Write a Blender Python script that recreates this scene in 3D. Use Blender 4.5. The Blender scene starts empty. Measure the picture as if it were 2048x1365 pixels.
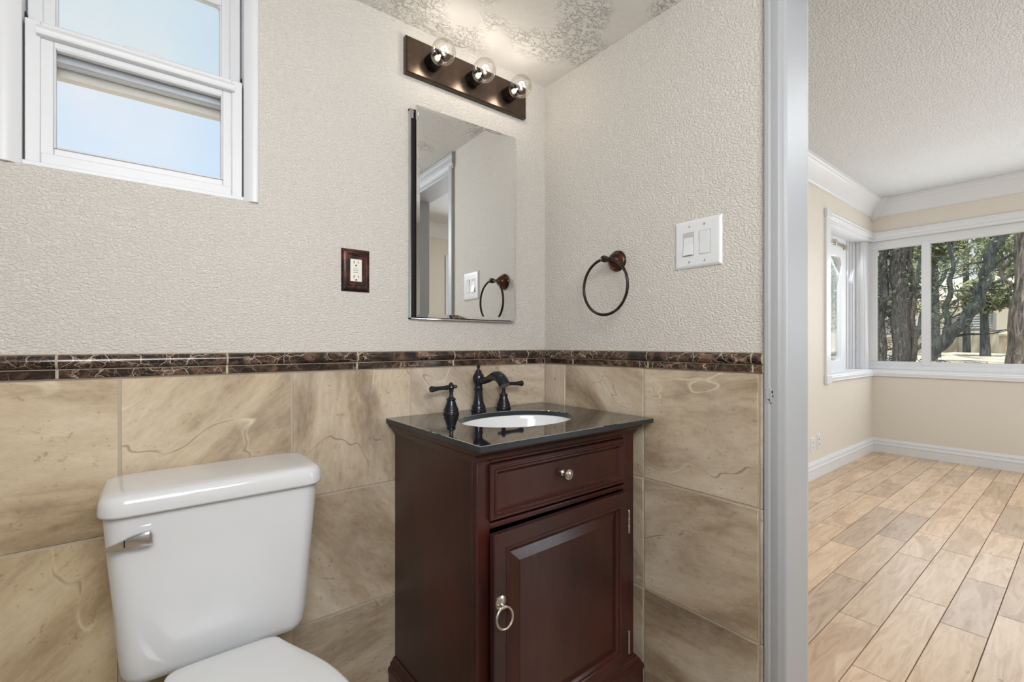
import bpy, bmesh, math, random
from mathutils import Vector, Matrix
random.seed(7)
S = bpy.context.scene
PI = math.pi

# ---------------------------------------------------------------- camera
cam = bpy.data.objects.new('camera', bpy.data.cameras.new('camera'))
S.collection.objects.link(cam)
cam.location = (-1.2361, -1.3494, 1.06)
cam.rotation_euler = (PI/2, 0, math.radians(51.571-90))
cam.data.sensor_width = 36
cam.data.lens = 929.3/2048*36
cam.data.shift_y = 7/2048
cam.data.clip_start = 0.02
S.camera = cam

# ---------------------------------------------------------------- world, sun, lamps, exposure
S.view_settings.view_transform = 'Standard'
S.view_settings.look = 'None'
S.view_settings.gamma = 1
S.view_settings.exposure = 0.0
W = bpy.data.worlds.new('sky'); S.world = W; W.use_nodes = True
wn = W.node_tree; wn.nodes.clear()
def N(nt, t, **kw):
    n = nt.nodes.new(t)
    for k, v in kw.items():
        if k in ('operation','noise_dimensions','blend_type','data_type','feature','attribute_name','rotation_type','wave_type','bands_direction','wave_profile','interpolation_type','attribute_type','distance','invert','use_clamp','clamp'):
            setattr(n, k, v)
        else:
            n.inputs[k.replace('_',' ') if k.replace('_',' ') in n.inputs else k].default_value = v
    return n
def ramp(nt, fac, stops, interp='LINEAR'):
    r = nt.nodes.new('ShaderNodeValToRGB'); cr = r.color_ramp; cr.interpolation = interp
    while len(cr.elements) < len(stops): cr.elements.new(0.5)
    for e, (p, c) in zip(cr.elements, stops):
        e.position = p; e.color = (c[0], c[1], c[2], 1) if len(c) == 3 else c
    if fac is not None: nt.links.new(fac, r.inputs[0])
    return r.outputs[0]
def srgb(r, g, b):
    f = lambda c: (c/255)/12.92 if c/255 <= .04045 else ((c/255+.055)/1.055)**2.4
    return (f(r), f(g), f(b))
tc = N(wn, 'ShaderNodeTexCoord'); sep = N(wn, 'ShaderNodeSeparateXYZ'); wn.links.new(tc.outputs['Generated'], sep.inputs[0])
sky = ramp(wn, sep.outputs[2], [(0.0, srgb(228,234,236)), (0.12, srgb(214,230,244)), (0.45, srgb(200,226,247)), (0.75, srgb(165,206,240))])
cn = N(wn, 'ShaderNodeTexNoise', Scale=1.9, Detail=7.0, Roughness=.55, Distortion=.2); wn.links.new(tc.outputs['Generated'], cn.inputs['Vector'])
cf = ramp(wn, cn.outputs[0], [(0.5, (0,0,0)), (0.8, (1,1,1))])
mx = N(wn, 'ShaderNodeMixRGB'); wn.links.new(cf, mx.inputs[0]); wn.links.new(sky, mx.inputs[1]); mx.inputs[2].default_value = (*srgb(243,240,240), 1)
bg = N(wn, 'ShaderNodeBackground', Strength=1.0); wn.links.new(mx.outputs[0], bg.inputs[0])
wo = N(wn, 'ShaderNodeOutputWorld'); wn.links.new(bg.outputs[0], wo.inputs[0])

def lamp(name, kind, loc, energy, color=(1,1,1), size=None, size_y=None, aim=None, radius=None):
    d = bpy.data.lights.new(name, kind); d.energy = energy; d.color = color
    if kind == 'AREA':
        d.size = size
        if size_y: d.shape = 'RECTANGLE'; d.size_y = size_y
    if kind == 'POINT' and radius: d.shadow_soft_size = radius
    if kind == 'SUN': d.angle = math.radians(1.5)
    o = bpy.data.objects.new(name, d); S.collection.objects.link(o); o.location = loc
    if aim is not None:
        o.rotation_euler = (Vector(aim)-Vector(loc)).to_track_quat('-Z', 'Y').to_euler()
    return o
lamp('sun', 'SUN', (0,0,9), 5.5, (1,.96,.9), aim=(3.0,1.6,0-0.0))
# added fill lights in both rooms, daylight through the living room's windows
lamp('bath_added_fill', 'AREA', (-1.15,-1.95,2.0), 40, (.965,.985,1), 0.9, 0.7, aim=(-.75,-.5,.7))  # unseen fill light added behind the camera, not a fixture of the room
lamp('bath_added_uplight', 'AREA', (-1.4,-1.75,1.45), 11, (.97,.985,1), 0.5, 0.5, aim=(-.9,-1.0,2.1))  # upward fill added to brighten the bathroom ceiling
lamp('living_room_south_daylight', 'AREA', (2.1,-3.35,1.5), 47, (.87,.94,1), 1.6, 1.3, aim=(2.2,0,1.2))
lamp('living_room_added_fill', 'AREA', (2.0,-1.9,2.44), 20, (.90,.955,1), 1.2, 1.2, aim=(2.0,-1.9,0))  # overhead fill added to brighten the living room, no fixture there
lamp('east_window_daylight', 'AREA', (4.47,-.9,1.45), 18, (.9,.95,1), 1.8, 1.0, aim=(0,-1.0,1.0))
lamp('north_window_daylight', 'AREA', (3.9,.30,1.45), 7, (.9,.95,1), .9, 1.0, aim=(3.6,-2,1.0))

# ---------------------------------------------------------------- materials
def mat(name):
    m = bpy.data.materials.new(name); m.use_nodes = True; nt = m.node_tree; nt.nodes.clear()
    o = nt.nodes.new('ShaderNodeOutputMaterial'); p = nt.nodes.new('ShaderNodeBsdfPrincipled')
    nt.links.new(p.outputs[0], o.inputs[0]); return m, nt, p
def L(nt, a, b): nt.links.new(a, b)
def coords(nt, scale=(1,1,1), rot=(0,0,0), kind='Object', attr=None, axis=None, angmul=0, ang0=0):
    t = nt.nodes.new('ShaderNodeTexCoord').outputs[kind]
    if attr:
        a = N(nt, 'ShaderNodeAttribute', attribute_name=attr)
        v = N(nt, 'ShaderNodeVectorMath', operation='SCALE'); v.inputs[0].default_value = (13.1,7.7,3.3); L(nt, a.outputs['Fac'], v.inputs['Scale'])
        if axis:
            r = N(nt, 'ShaderNodeVectorRotate', rotation_type=axis); L(nt, t, r.inputs['Vector'])
            mth = N(nt, 'ShaderNodeMath', operation='MULTIPLY_ADD'); L(nt, a.outputs['Fac'], mth.inputs[0]); mth.inputs[1].default_value = angmul; mth.inputs[2].default_value = ang0
            L(nt, mth.outputs[0], r.inputs['Angle']); t = r.outputs[0]
        ad = N(nt, 'ShaderNodeVectorMath', operation='ADD'); L(nt, t, ad.inputs[0]); L(nt, v.outputs[0], ad.inputs[1]); t = ad.outputs[0]
    mp = nt.nodes.new('ShaderNodeMapping'); L(nt, t, mp.inputs[0]); mp.inputs['Scale'].default_value = scale; mp.inputs['Rotation'].default_value = rot
    return mp.outputs[0]
def noise(nt, vec, scale, detail=4, rough=.5, dist=0):
    n = N(nt, 'ShaderNodeTexNoise', Scale=scale, Detail=detail, Roughness=rough, Distortion=dist); L(nt, vec, n.inputs['Vector']); return n.outputs[0]
def mixc(nt, fac, a, b, blend='MIX'):
    m = N(nt, 'ShaderNodeMixRGB', blend_type=blend)
    for i, x in ((0, fac), (1, a), (2, b)):
        if hasattr(x, 'links'): L(nt, x, m.inputs[i])
        elif i == 0: m.inputs[0].default_value = x
        else: m.inputs[i].default_value = (*x, 1)
    return m.outputs[0]
def bump(nt, p, h, strength=.5, dist=.002):
    b = N(nt, 'ShaderNodeBump', Strength=strength, Distance=dist); L(nt, h, b.inputs['Height']); L(nt, b.outputs[0], p.inputs['Normal'])
def basic(name, c, rough=.5, metal=0, spec=.5, bumpscale=None, bs=.3, bd=.001, var=0, coat=0):
    m, nt, p = mat(name)
    p.inputs['Roughness'].default_value = rough; p.inputs['Metallic'].default_value = metal; p.inputs['Specular IOR Level'].default_value = spec
    p.inputs['Coat Weight'].default_value = coat
    v = coords(nt)
    n = noise(nt, v, 9, 3)
    k = 1-var-.02
    col = ramp(nt, n, [(0.3, tuple(x*k for x in c)), (0.7, c)])
    L(nt, col, p.inputs['Base Color'])
    if bumpscale: bump(nt, p, noise(nt, v, bumpscale, 3), bs, bd)
    return m

def paint(name, c, strength=.6, scale=105, dist=.0022, stretch=(1,1,1.5)):
    m, nt, p = mat(name); p.inputs['Roughness'].default_value = .6; p.inputs['Specular IOR Level'].default_value = .25
    v = coords(nt, stretch)
    a = ramp(nt, noise(nt, v, scale, 3, .55, .15), [(0.4, (0,0,0)), (0.62, (1,1,1))])
    b = noise(nt, v, scale*.3, 2)
    h = mixc(nt, .35, a, b)
    L(nt, ramp(nt, noise(nt, coords(nt), 1.7, 2), [(0.3, tuple(x*.97 for x in c)), (0.7, c)]), p.inputs['Base Color'])
    bump(nt, p, h, strength, dist); return m
M = {}
M['bath_wall'] = paint('bath_wall_paint', srgb(211,206,199), .9, 140, .0032)
M['living_wall'] = paint('living_wall_paint', srgb(217,209,196), .35, 150, .0015)
M['living_ceiling'] = paint('living_ceiling_paint', srgb(219,220,221), .8, 60, .0055, (1,1.7,1))
def knock():
    m, nt, p = mat('knockdown_ceiling'); p.inputs['Roughness'].default_value = .65; p.inputs['Specular IOR Level'].default_value = .25
    v = coords(nt, (1,1.4,1), (0,0,.6))
    a = ramp(nt, noise(nt, v, 52, 4, .6, .5), [(0.5, (0,0,0)), (0.56, (1,1,1))])
    msk = ramp(nt, noise(nt, coords(nt), 3.2, 2), [(0.5, (0,0,0)), (0.62, (1,1,1))])
    h = mixc(nt, 1, a, msk, 'MULTIPLY')
    h2 = mixc(nt, .3, h, noise(nt, v, 20, 4))
    p.inputs['Base Color'].default_value = (*srgb(222,219,214), 1)
    bump(nt, p, h2, 1, .008); return m
M['bath_ceiling'] = knock()
M['trim'] = basic('white_trim_paint', srgb(216,216,217), .35, bumpscale=40, bs=.15)
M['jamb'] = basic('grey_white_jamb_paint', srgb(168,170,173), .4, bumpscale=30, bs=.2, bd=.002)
M['vinyl'] = basic('white_window_vinyl', srgb(212,213,216), .4)
M['dark_gap'] = basic('dark_gap', (.006,.006,.006), .8)
M['porcelain'] = basic('white_porcelain', srgb(208,209,211), .12, coat=.4)
M['seat_plastic'] = basic('white_seat_plastic', srgb(214,215,216), .16)
M['sink'] = basic('white_sink_glaze', srgb(226,227,229), .12)
M['chrome'] = basic('brushed_chrome', (.62,.62,.63), .14, 1)
M['nickel'] = basic('satin_nickel', srgb(205,200,190), .28, 1)
M['plate_white'] = basic('white_switch_plastic', srgb(212,214,216), .3)
M['switch_shade'] = basic('switch_gap_shade', srgb(176,177,177), .4)  # darker switch plastic: shade around the rockers put into the colour
M['ivory'] = basic('ivory_outlet_plastic', srgb(222,218,206), .35)
M['screen_bar'] = basic('beige_screen_bar', srgb(232,224,212), .7)
M['grout'] = basic('beige_grout', srgb(176,164,146), .9, bumpscale=300, bs=.4)
M['granite'] = None
def metal_bronze(name, c1, c2, rough=.3):
    m, nt, p = mat(name); p.inputs['Metallic'].default_value = .75; p.inputs['Roughness'].default_value = rough
    n = noise(nt, coords(nt), 35, 3, .5, .5)
    L(nt, ramp(nt, n, [(0.45, c1), (0.72, c2)]), p.inputs['Base Color']); return m
M['bronze'] = metal_bronze('oil_rubbed_bronze', srgb(48,51,60), srgb(76,70,68), .22)
M['copper_bronze'] = metal_bronze('copper_bronze', srgb(60,38,30), srgb(122,76,52), .28)
M['ring_bronze'] = metal_bronze('ring_bronze', srgb(44,38,34), srgb(84,66,54), .35)
M['plate_bronze'] = metal_bronze('fixture_plate_bronze', srgb(78,66,56), srgb(92,78,66), .27)
M['outlet_bronze'] = metal_bronze('outlet_plate_bronze', srgb(52,40,38), srgb(110,66,54), .35)
M['socket'] = metal_bronze('socket_bronze', srgb(26,20,18), srgb(38,30,26), .4)

def granite():
    m, nt, p = mat('black_granite'); p.inputs['Roughness'].default_value = .045; p.inputs['Specular IOR Level'].default_value = 1.0; p.inputs['IOR'].default_value = 3.0
    n = noise(nt, coords(nt), 420, 2)
    L(nt, ramp(nt, n, [(0.5, srgb(24,26,30)), (0.75, srgb(40,43,48))]), p.inputs['Base Color']); return m
M['granite'] = granite()
M['granite_edge'] = basic('honed_granite_edge', srgb(40,45,51), .3)
def wood_dark():
    m, nt, p = mat('cherry_stained_wood'); p.inputs['Roughness'].default_value = .36; p.inputs['Coat Weight'].default_value = .14; p.inputs['Coat Roughness'].default_value = .2
    v = coords(nt, (14,14,1.2))
    g = noise(nt, v, 5, 5, .6, .8)
    c = ramp(nt, g, [(0.3, srgb(30,11,10)), (0.55, srgb(51,19,16)), (0.8, srgb(74,30,22))])
    big = ramp(nt, noise(nt, coords(nt), 3.2, 2), [(0.35, srgb(30,18,18)), (0.7, srgb(86,35,26))])
    c = mixc(nt, .45, c, big)
    sc = ramp(nt, noise(nt, coords(nt, (1,1,1)), 230, 1), [(0.79, (0,0,0)), (0.81, (1,1,1))])
    msk = ramp(nt, noise(nt, coords(nt), 14, 1), [(0.58, (0,0,0)), (0.62, (1,1,1))])
    c = mixc(nt, mixc(nt, 1, sc, msk, 'MULTIPLY'), c, srgb(190,150,130))
    L(nt, c, p.inputs['Base Color']); return m
M['wood'] = wood_dark()
def tile(name, axis):
    m, nt, p = mat(name); p.inputs['Roughness'].default_value = .34; p.inputs['Specular IOR Level'].default_value = .35
    st = (1.1,1,3.6) if axis == 'Y_AXIS' else (1,1.1,3.6)
    v = coords(nt, st, attr='tid', axis=axis, angmul=2.1, ang0=-.9 if axis == 'Y_AXIS' else .2)
    v1 = coords(nt, (1,1,1), attr='tid')
    a = noise(nt, v, 1.7, 10, .62, .55)
    c = ramp(nt, a, [(0.32, srgb(116,96,76)), (0.43, srgb(164,145,122)), (0.53, srgb(194,178,157)), (0.66, srgb(216,206,190))])
    cl = noise(nt, v1, 4.5, 5, .6, .4)
    c = mixc(nt, ramp(nt, cl, [(0.4, (0,0,0)), (0.7, (.5,.5,.5))]), c, srgb(192,182,170))
    fine = noise(nt, v, 26, 5, .7)
    c = mixc(nt, .2, c, ramp(nt, fine, [(0.35, srgb(140,122,100)), (0.65, srgb(206,196,178))]))
    pit = ramp(nt, noise(nt, v1, 70, 4, .7), [(0.30, (.55,.55,.55)), (0.40, (0,0,0))])
    c = mixc(nt, pit, c, srgb(132,110,90))
    def vein(sc, w, vec, dist=1.6):
        n = noise(nt, vec, sc, 3, .5, dist); s = N(nt, 'ShaderNodeMath', operation='SUBTRACT'); L(nt, n, s.inputs[0]); s.inputs[1].default_value = .5
        b = N(nt, 'ShaderNodeMath', operation='ABSOLUTE'); L(nt, s.outputs[0], b.inputs[0])
        return ramp(nt, b.outputs[0], [(0, (1,1,1)), (w, (0,0,0))])
    br = ramp(nt, noise(nt, v1, 7, 2), [(0.45, (0,0,0)), (0.6, (.8,.8,.8))])
    vv = coords(nt, (1.2,1.2,2.4), attr='tid', axis=axis, angmul=2.1, ang0=-.9 if axis == 'Y_AXIS' else .2)
    c = mixc(nt, mixc(nt, 1, vein(1.5, .006, vv, .45), br, 'MULTIPLY'), c, srgb(216,207,190))
    br2 = ramp(nt, noise(nt, v1, 6, 2), [(0.5, (.75,.75,.75)), (0.56, (0,0,0))])
    c = mixc(nt, mixc(nt, 1, vein(1.5, .003, vv, .45), br2, 'MULTIPLY'), c, srgb(120,98,78))
    ta = N(nt, 'ShaderNodeAttribute', attribute_name='tone')
    c = mixc(nt, 1, c, ta.outputs['Color'], 'MULTIPLY')
    L(nt, c, p.inputs['Base Color']); bump(nt, p, mixc(nt, .5, a, fine), .35, .002); return m
M['tile_back'] = tile('slate_look_tile_back', 'Y_AXIS')
M['tile_right'] = tile('slate_look_tile_right', 'X_AXIS')
def marble():
    m, nt, p = mat('dark_emperador_marble'); p.inputs['Roughness'].default_value = .13
    v = coords(nt, (1,1,1.2), attr='tid')
    c = ramp(nt, noise(nt, v, 22, 5, .6, 1), [(0.35, srgb(30,22,20)), (0.5, srgb(48,36,30)), (0.66, srgb(104,78,62)), (0.8, srgb(130,108,92))])
    dn = N(nt, 'ShaderNodeTexNoise', Scale=16.0, Detail=4.0); L(nt, v, dn.inputs['Vector'])
    vm = N(nt, 'ShaderNodeVectorMath', operation='MULTIPLY_ADD'); L(nt, dn.outputs['Color'], vm.inputs[0]); vm.inputs[1].default_value = (.09,.09,.09); L(nt, v, vm.inputs[2])
    for sc, w, col, f in ((22, .035, srgb(196,178,160), .85), (55, .05, srgb(160,132,110), .55)):
        vo = N(nt, 'ShaderNodeTexVoronoi', feature='DISTANCE_TO_EDGE', Scale=sc); L(nt, vm.outputs[0], vo.inputs['Vector'])
        e = ramp(nt, vo.outputs['Distance'], [(0, (f,f,f)), (w, (0,0,0))])
        k = ramp(nt, noise(nt, v, 9, 2), [(0.42, (0,0,0)), (0.58, (1,1,1))])
        c = mixc(nt, mixc(nt, 1, e, k, 'MULTIPLY'), c, col)
    L(nt, c, p.inputs['Base Color']); return m
M['marble'] = marble()
def floorwood():
    m, nt, p = mat('hickory_planks'); p.inputs['Roughness'].default_value = .33; p.inputs['Specular IOR Level'].default_value = .4
    v = coords(nt, (1.2,9,1), attr='tid')
    g = noise(nt, v, 3.2, 7, .62, 1.4)
    c = ramp(nt, g, [(0.3, srgb(178,147,120)), (0.5, srgb(202,175,149)), (0.72, srgb(216,193,169))])
    heart = ramp(nt, noise(nt, coords(nt, (1,2.6,1), attr='tid'), 1.3, 3, .45, .7), [(0.60, (0,0,0)), (0.62, (1,1,1))])
    c = mixc(nt, mixc(nt, 1, heart, (.42,.42,.42), 'MULTIPLY'), c, srgb(162,130,106))
    knots = ramp(nt, noise(nt, coords(nt, (1,1.6,1), attr='tid'), 11, 2, .5, .3), [(0.74, (0,0,0)), (0.8, (.8,.8,.8))])
    c = mixc(nt, knots, c, srgb(108,78,58))
    ta = N(nt, 'ShaderNodeAttribute', attribute_name='tone')
    c = mixc(nt, 1, c, ta.outputs['Color'], 'MULTIPLY')
    L(nt, c, p.inputs['Base Color']); bump(nt, p, g, .12, .001); return m
M['floor_wood'] = floorwood()
M['plank_gap'] = basic('plank_gap', srgb(120,94,72), .9)
def glass(name, rough=0, tint=(1,1,1), gl=.08):
    m = bpy.data.materials.new(name); m.use_nodes = True; nt = m.node_tree; nt.nodes.clear()
    o = nt.nodes.new('ShaderNodeOutputMaterial'); mx = nt.nodes.new('ShaderNodeMixShader')
    if rough: a = N(nt, 'ShaderNodeBsdfRefraction', Roughness=rough, IOR=1.03); a.inputs[0].default_value = (*tint, 1)
    else: a = nt.nodes.new('ShaderNodeBsdfTransparent'); a.inputs[0].default_value = (*tint, 1)
    g = N(nt, 'ShaderNodeBsdfGlossy', Roughness=.4 if rough else .02)
    lw = N(nt, 'ShaderNodeFresnel', IOR=1.45)
    mm = N(nt, 'ShaderNodeMath', operation='MULTIPLY'); L(nt, lw.outputs[0], mm.inputs[0]); mm.inputs[1].default_value = gl*10
    L(nt, mm.outputs[0], mx.inputs[0]); L(nt, a.outputs[0], mx.inputs[1]); L(nt, g.outputs[0], mx.inputs[2]); L(nt, mx.outputs[0], o.inputs[0]); return m
M['glass'] = glass('clear_window_glass', 0, (.97,.99,.98), .06)
M['frosted'] = glass('frosted_window_glass', .25, (.97,.985,1), .04)
M['bulb_glass'] = glass('clear_bulb_glass', 0, (.97,.96,.94), .03)
m, nt, p = mat('mirror_silver'); p.inputs['Metallic'].default_value = 1; p.inputs['Roughness'].default_value = .008; p.inputs['Base Color'].default_value = (.86,.88,.88,1); M['mirror'] = m
m, nt, p = mat('hot_filament'); p.inputs['Emission Color'].default_value = (1,.86,.66,1); p.inputs['Emission Strength'].default_value = 30; M['filament'] = m
m, nt, p = mat('bark_grey_brown'); p.inputs['Roughness'].default_value = .9
v = coords(nt, (3,3,.6)); b_ = noise(nt, v, 7, 5, .65, 1.2)
L(nt, ramp(nt, b_, [(0.35, srgb(60,54,50)), (0.5, srgb(110,100,94)), (0.68, srgb(168,154,146))]), p.inputs['Base Color']); bump(nt, p, b_, .8, .03); M['bark'] = m
m, nt, p = mat('bark_dark'); p.inputs['Roughness'].default_value = .9
v = coords(nt, (3,3,.6)); b_ = noise(nt, v, 8, 5, .65, 1.2)
L(nt, ramp(nt, b_, [(0.35, srgb(46,50,50)), (0.6, srgb(92,98,98)), (0.8, srgb(130,134,130))]), p.inputs['Base Color']); bump(nt, p, b_, .8, .03); M['bark_dark'] = m
m, nt, p = mat('bark_mid'); p.inputs['Roughness'].default_value = .9
v = coords(nt, (3,3,.6)); b_ = noise(nt, v, 15, 5, .7, 1.2)
L(nt, ramp(nt, b_, [(0.38, srgb(36,34,32)), (0.55, srgb(86,80,76)), (0.72, srgb(150,142,134))]), p.inputs['Base Color']); bump(nt, p, b_, .8, .03); M['bark_mid'] = m
M['leaf'] = basic('olive_green_leaves', srgb(142,148,108), .7, var=.45)
M['leaf_dark'] = basic('dark_green_leaves', srgb(78,88,66), .7, var=.5)
m, nt, p = mat('dry_ground'); p.inputs['Roughness'].default_value = .95
b_ = noise(nt, coords(nt), 2.2, 8, .7, .5)
L(nt, ramp(nt, b_, [(0.35, srgb(150,132,112)), (0.5, srgb(214,198,174)), (0.7, srgb(232,222,204))]), p.inputs['Base Color']); bump(nt, p, b_, .6, .05); M['dirt'] = m
M['stucco'] = basic('pale_stucco', srgb(226,216,200), .9, bumpscale=60, bs=.3)
M['blockwall'] = basic('pale_block', srgb(206,192,172), .9, bumpscale=40, bs=.5, bd=.01)
M['acgrey'] = basic('grey_painted_metal', srgb(150,148,146), .6)
M['bathfloor'] = basic('beige_floor_tile', srgb(170,152,128), .4)
M['door_white'] = basic('white_blind', srgb(236,236,236), .6)

# ---------------------------------------------------------------- mesh helpers
ORG = {}
class MB:
    def __init__(s): s.v = []; s.f = []; s.fa = []; s.cur = (0., (1,1,1))
    def att(s, tid, tone=(1,1,1)): s.cur = (tid, tone)
    def _add(s, vs, fs):
        b = len(s.v); s.v += [tuple(map(float, q)) for q in vs]
        for f in fs: s.f.append(tuple(i+b for i in f)); s.fa.append(s.cur)
    def box(s, x0, x1, y0, y1, z0, z1):
        x0,x1 = sorted((x0,x1)); y0,y1 = sorted((y0,y1)); z0,z1 = sorted((z0,z1))
        s._add([(x0,y0,z0),(x1,y0,z0),(x1,y1,z0),(x0,y1,z0),(x0,y0,z1),(x1,y0,z1),(x1,y1,z1),(x0,y1,z1)],
               [(0,3,2,1),(4,5,6,7),(0,1,5,4),(1,2,6,5),(2,3,7,6),(3,0,4,7)]); return s
    def loft(s, secs, cap0=True, cap1=True, closed=False):
        n = len(secs[0]); vs = [p for c in secs for p in c]; fs = []
        m = len(secs)
        for i in range(m if closed else m-1):
            j = (i+1) % m
            for k in range(n):
                a = i*n+k; b = i*n+(k+1) % n; c = j*n+(k+1) % n; d = j*n+k
                fs.append((a, b, c, d))
        if not closed:
            if cap0: fs.append(tuple(reversed(range(n))))
            if cap1: fs.append(tuple(range((m-1)*n, m*n)))
        s._add(vs, fs); return s
    def lathe(s, prof, c, axis='z', n=24, dirv=None):
        # prof: list of (r, h) along the axis from c
        ax = Vector(dirv).normalized() if dirv is not None else {'x': Vector((1,0,0)), 'y': Vector((0,1,0)), 'z': Vector((0,0,1))}[axis]
        u = ax.orthogonal().normalized(); w = ax.cross(u)
        secs = []
        for r, h in prof:
            r = max(r, 1e-5)
            secs.append([tuple(Vector(c)+ax*h+(u*math.cos(2*PI*k/n)+w*math.sin(2*PI*k/n))*r) for k in range(n)])
        return s.loft(secs)
    def tube(s, path, r, n=10, closed=False):
        path = [Vector(q) for q in path]; m = len(path)
        rs = r if isinstance(r, (list, tuple)) else [r]*m
        secs = []; prev = None
        for i, q in enumerate(path):
            if closed: t = path[(i+1) % m]-path[(i-1) % m]
            else: t = path[min(i+1, m-1)]-path[max(i-1, 0)]
            t.normalize()
            if prev is None: u = t.orthogonal().normalized()
            else:
                u = prev-t*prev.dot(t)
                u = u.normalized() if u.length > 1e-6 else t.orthogonal().normalized()
            prev = u; w = t.cross(u)
            secs.append([tuple(q+(u*math.cos(2*PI*k/n)+w*math.sin(2*PI*k/n))*rs[i]) for k in range(n)])
        return s.loft(secs, closed=closed)
    def prism(s, poly, axis, a, b):
        # poly in the two other axes in cyclic order; axis 'x': (y,z); 'y': (x,z); 'z': (x,y)
        def P(q, t): return {'x': (t, q[0], q[1]), 'y': (q[0], t, q[1]), 'z': (q[0], q[1], t)}[axis]
        return s.loft([[P(q, a) for q in poly], [P(q, b) for q in poly]])
    def build(s, name, material, parent=None, origin=None, smooth=True, bevel=0, seg=2, ang=32, norm=True):
        po = ORG.get(parent.name, Vector((0,0,0))) if parent else Vector((0,0,0))
        og = Vector(origin) if origin is not None else po
        me = bpy.data.meshes.new(name)
        me.from_pydata([tuple(Vector(q)-og) for q in s.v], [], s.f)
        at = me.attributes.new('tid', 'FLOAT', 'FACE'); tn = me.attributes.new('tone', 'FLOAT_COLOR', 'FACE')
        for i, (t, c) in enumerate(s.fa):
            at.data[i].value = t; tn.data[i].color = (*c, 1)
        if norm:
            bm = bmesh.new(); bm.from_mesh(me); bmesh.ops.recalc_face_normals(bm, faces=bm.faces[:]); bm.to_mesh(me); bm.free()
        if smooth:
            me.polygons.foreach_set('use_smooth', [True]*len(me.polygons)); me.set_sharp_from_angle(angle=math.radians(ang))
        me.materials.append(material)
        o = bpy.data.objects.new(name, me); S.collection.objects.link(o)
        if parent: o.parent = parent
        o.location = og-po; ORG[o.name] = og
        if bevel:
            md = o.modifiers.new('bevel', 'BEVEL'); md.width = bevel; md.segments = seg; md.limit_method = 'ANGLE'; md.angle_limit = math.radians(40)
            md.harden_normals = False
        return o
def tag(o, label=None, cat=None, group=None, kind=None):
    if label: o['label'] = label
    if cat: o['category'] = cat
    if group: o['group'] = group
    if kind: o['kind'] = kind
    return o
def thing(name, loc, label=None, cat=None, group=None, kind=None):
    o = bpy.data.objects.new(name, None); o.empty_display_size = .05; S.collection.objects.link(o); o.location = loc; ORG[o.name] = Vector(loc)
    return tag(o, label, cat, group, kind)
def rrect(cx, cy, hx, hy, r, z, n=6):
    pts = []
    for sx, sy, a0 in ((1,1,0), (-1,1,PI/2), (-1,-1,PI), (1,-1,1.5*PI)):
        for i in range(n+1):
            a = a0+PI/2*i/n
            pts.append((cx+sx*(hx-r)+r*math.cos(a), cy+sy*(hy-r)+r*math.sin(a), z))
    return pts
def struct(mb, name, m, label=None, parent=None, **kw):
    o = mb.build(name, m, parent, **kw)
    if parent is None: o['kind'] = 'structure'
    if label: o['label'] = label
    return o

# wall with rectangular holes; plane axis 'y' (extends in x) or 'x' (extends in y)
def wall(name, m, axis, face, back, a0, a1, z0, z1, holes=(), label=None, grid=0):
    As = sorted({a0, a1, *[h[0] for h in holes], *[h[1] for h in holes]}); Zs = sorted({z0, z1, *[h[2] for h in holes], *[h[3] for h in holes]})
    mb = MB()
    def inh(a, z): return any(h[0] < a < h[1] and h[2] < z < h[3] for h in holes)
    def P(a, z, t): return (a, t, z) if axis == 'y' else (t, a, z)
    def solid(i, j):
        if i < 0 or j < 0 or i >= len(As)-1 or j >= len(Zs)-1: return False
        return not inh((As[i]+As[i+1])/2, (Zs[j]+Zs[j+1])/2)
    vid = {}
    def vx(a, z, t):
        k = (round(a, 5), round(z, 5), t)
        if k not in vid: vid[k] = len(mb.v); mb.v.append(P(a, z, t))
        return vid[k]
    for i in range(len(As)-1):
        for j in range(len(Zs)-1):
            if not solid(i, j): continue
            a, b, c, d = As[i], As[i+1], Zs[j], Zs[j+1]
            def q(*pts): mb.f.append(tuple(vx(*p) for p in pts)); mb.fa.append(mb.cur)
            q((a,c,face), (b,c,face), (b,d,face), (a,d,face)); q((a,c,back), (a,d,back), (b,d,back), (b,c,back))
            if not solid(i-1, j): q((a,c,face), (a,d,face), (a,d,back), (a,c,back))
            if not solid(i+1, j): q((b,c,face), (b,c,back), (b,d,back), (b,d,face))
            if not solid(i, j-1): q((a,c,face), (a,c,back), (b,c,back), (b,c,face))
            if not solid(i, j+1): q((a,d,face), (b,d,face), (b,d,back), (a,d,back))
    return struct(mb, name, m, label, smooth=False)

# ================================================================ BATHROOM SHELL
CEIL = 2.069
WX0, WX1, WZ0, WZ1 = -1.463, -1.002, 1.427, 2.03      # bathroom window opening
wall('wall_back', M['bath_wall'], 'y', 0.0, 0.14, -2.3, 0.0, 0, CEIL, [(WX0, WX1, WZ0, WZ1)])
DY0, DY1, DZ = -1.42, -.858, 1.985                      # doorway in the right wall
wall('wall_right', M['bath_wall'], 'x', 0.0, 0.128, -2.5, 0.14, 0, CEIL+.4, [(DY0, DY1, -.001, DZ)])
wall('wall_left', M['bath_wall'], 'x', -2.3, -2.4, -2.5, 0.14, 0, CEIL)
wall('wall_front', M['bath_wall'], 'y', -2.5, -2.6, -2.4, 0.128, 0, CEIL)
struct(MB().box(-2.4, 0, -2.6, .14, CEIL, CEIL+.06), 'ceiling', M['bath_ceiling'], smooth=False)
struct(MB().box(-2.4, 0.06, -2.6, .14, -.1, 0), 'floor', M['bathfloor'], smooth=False)

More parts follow.
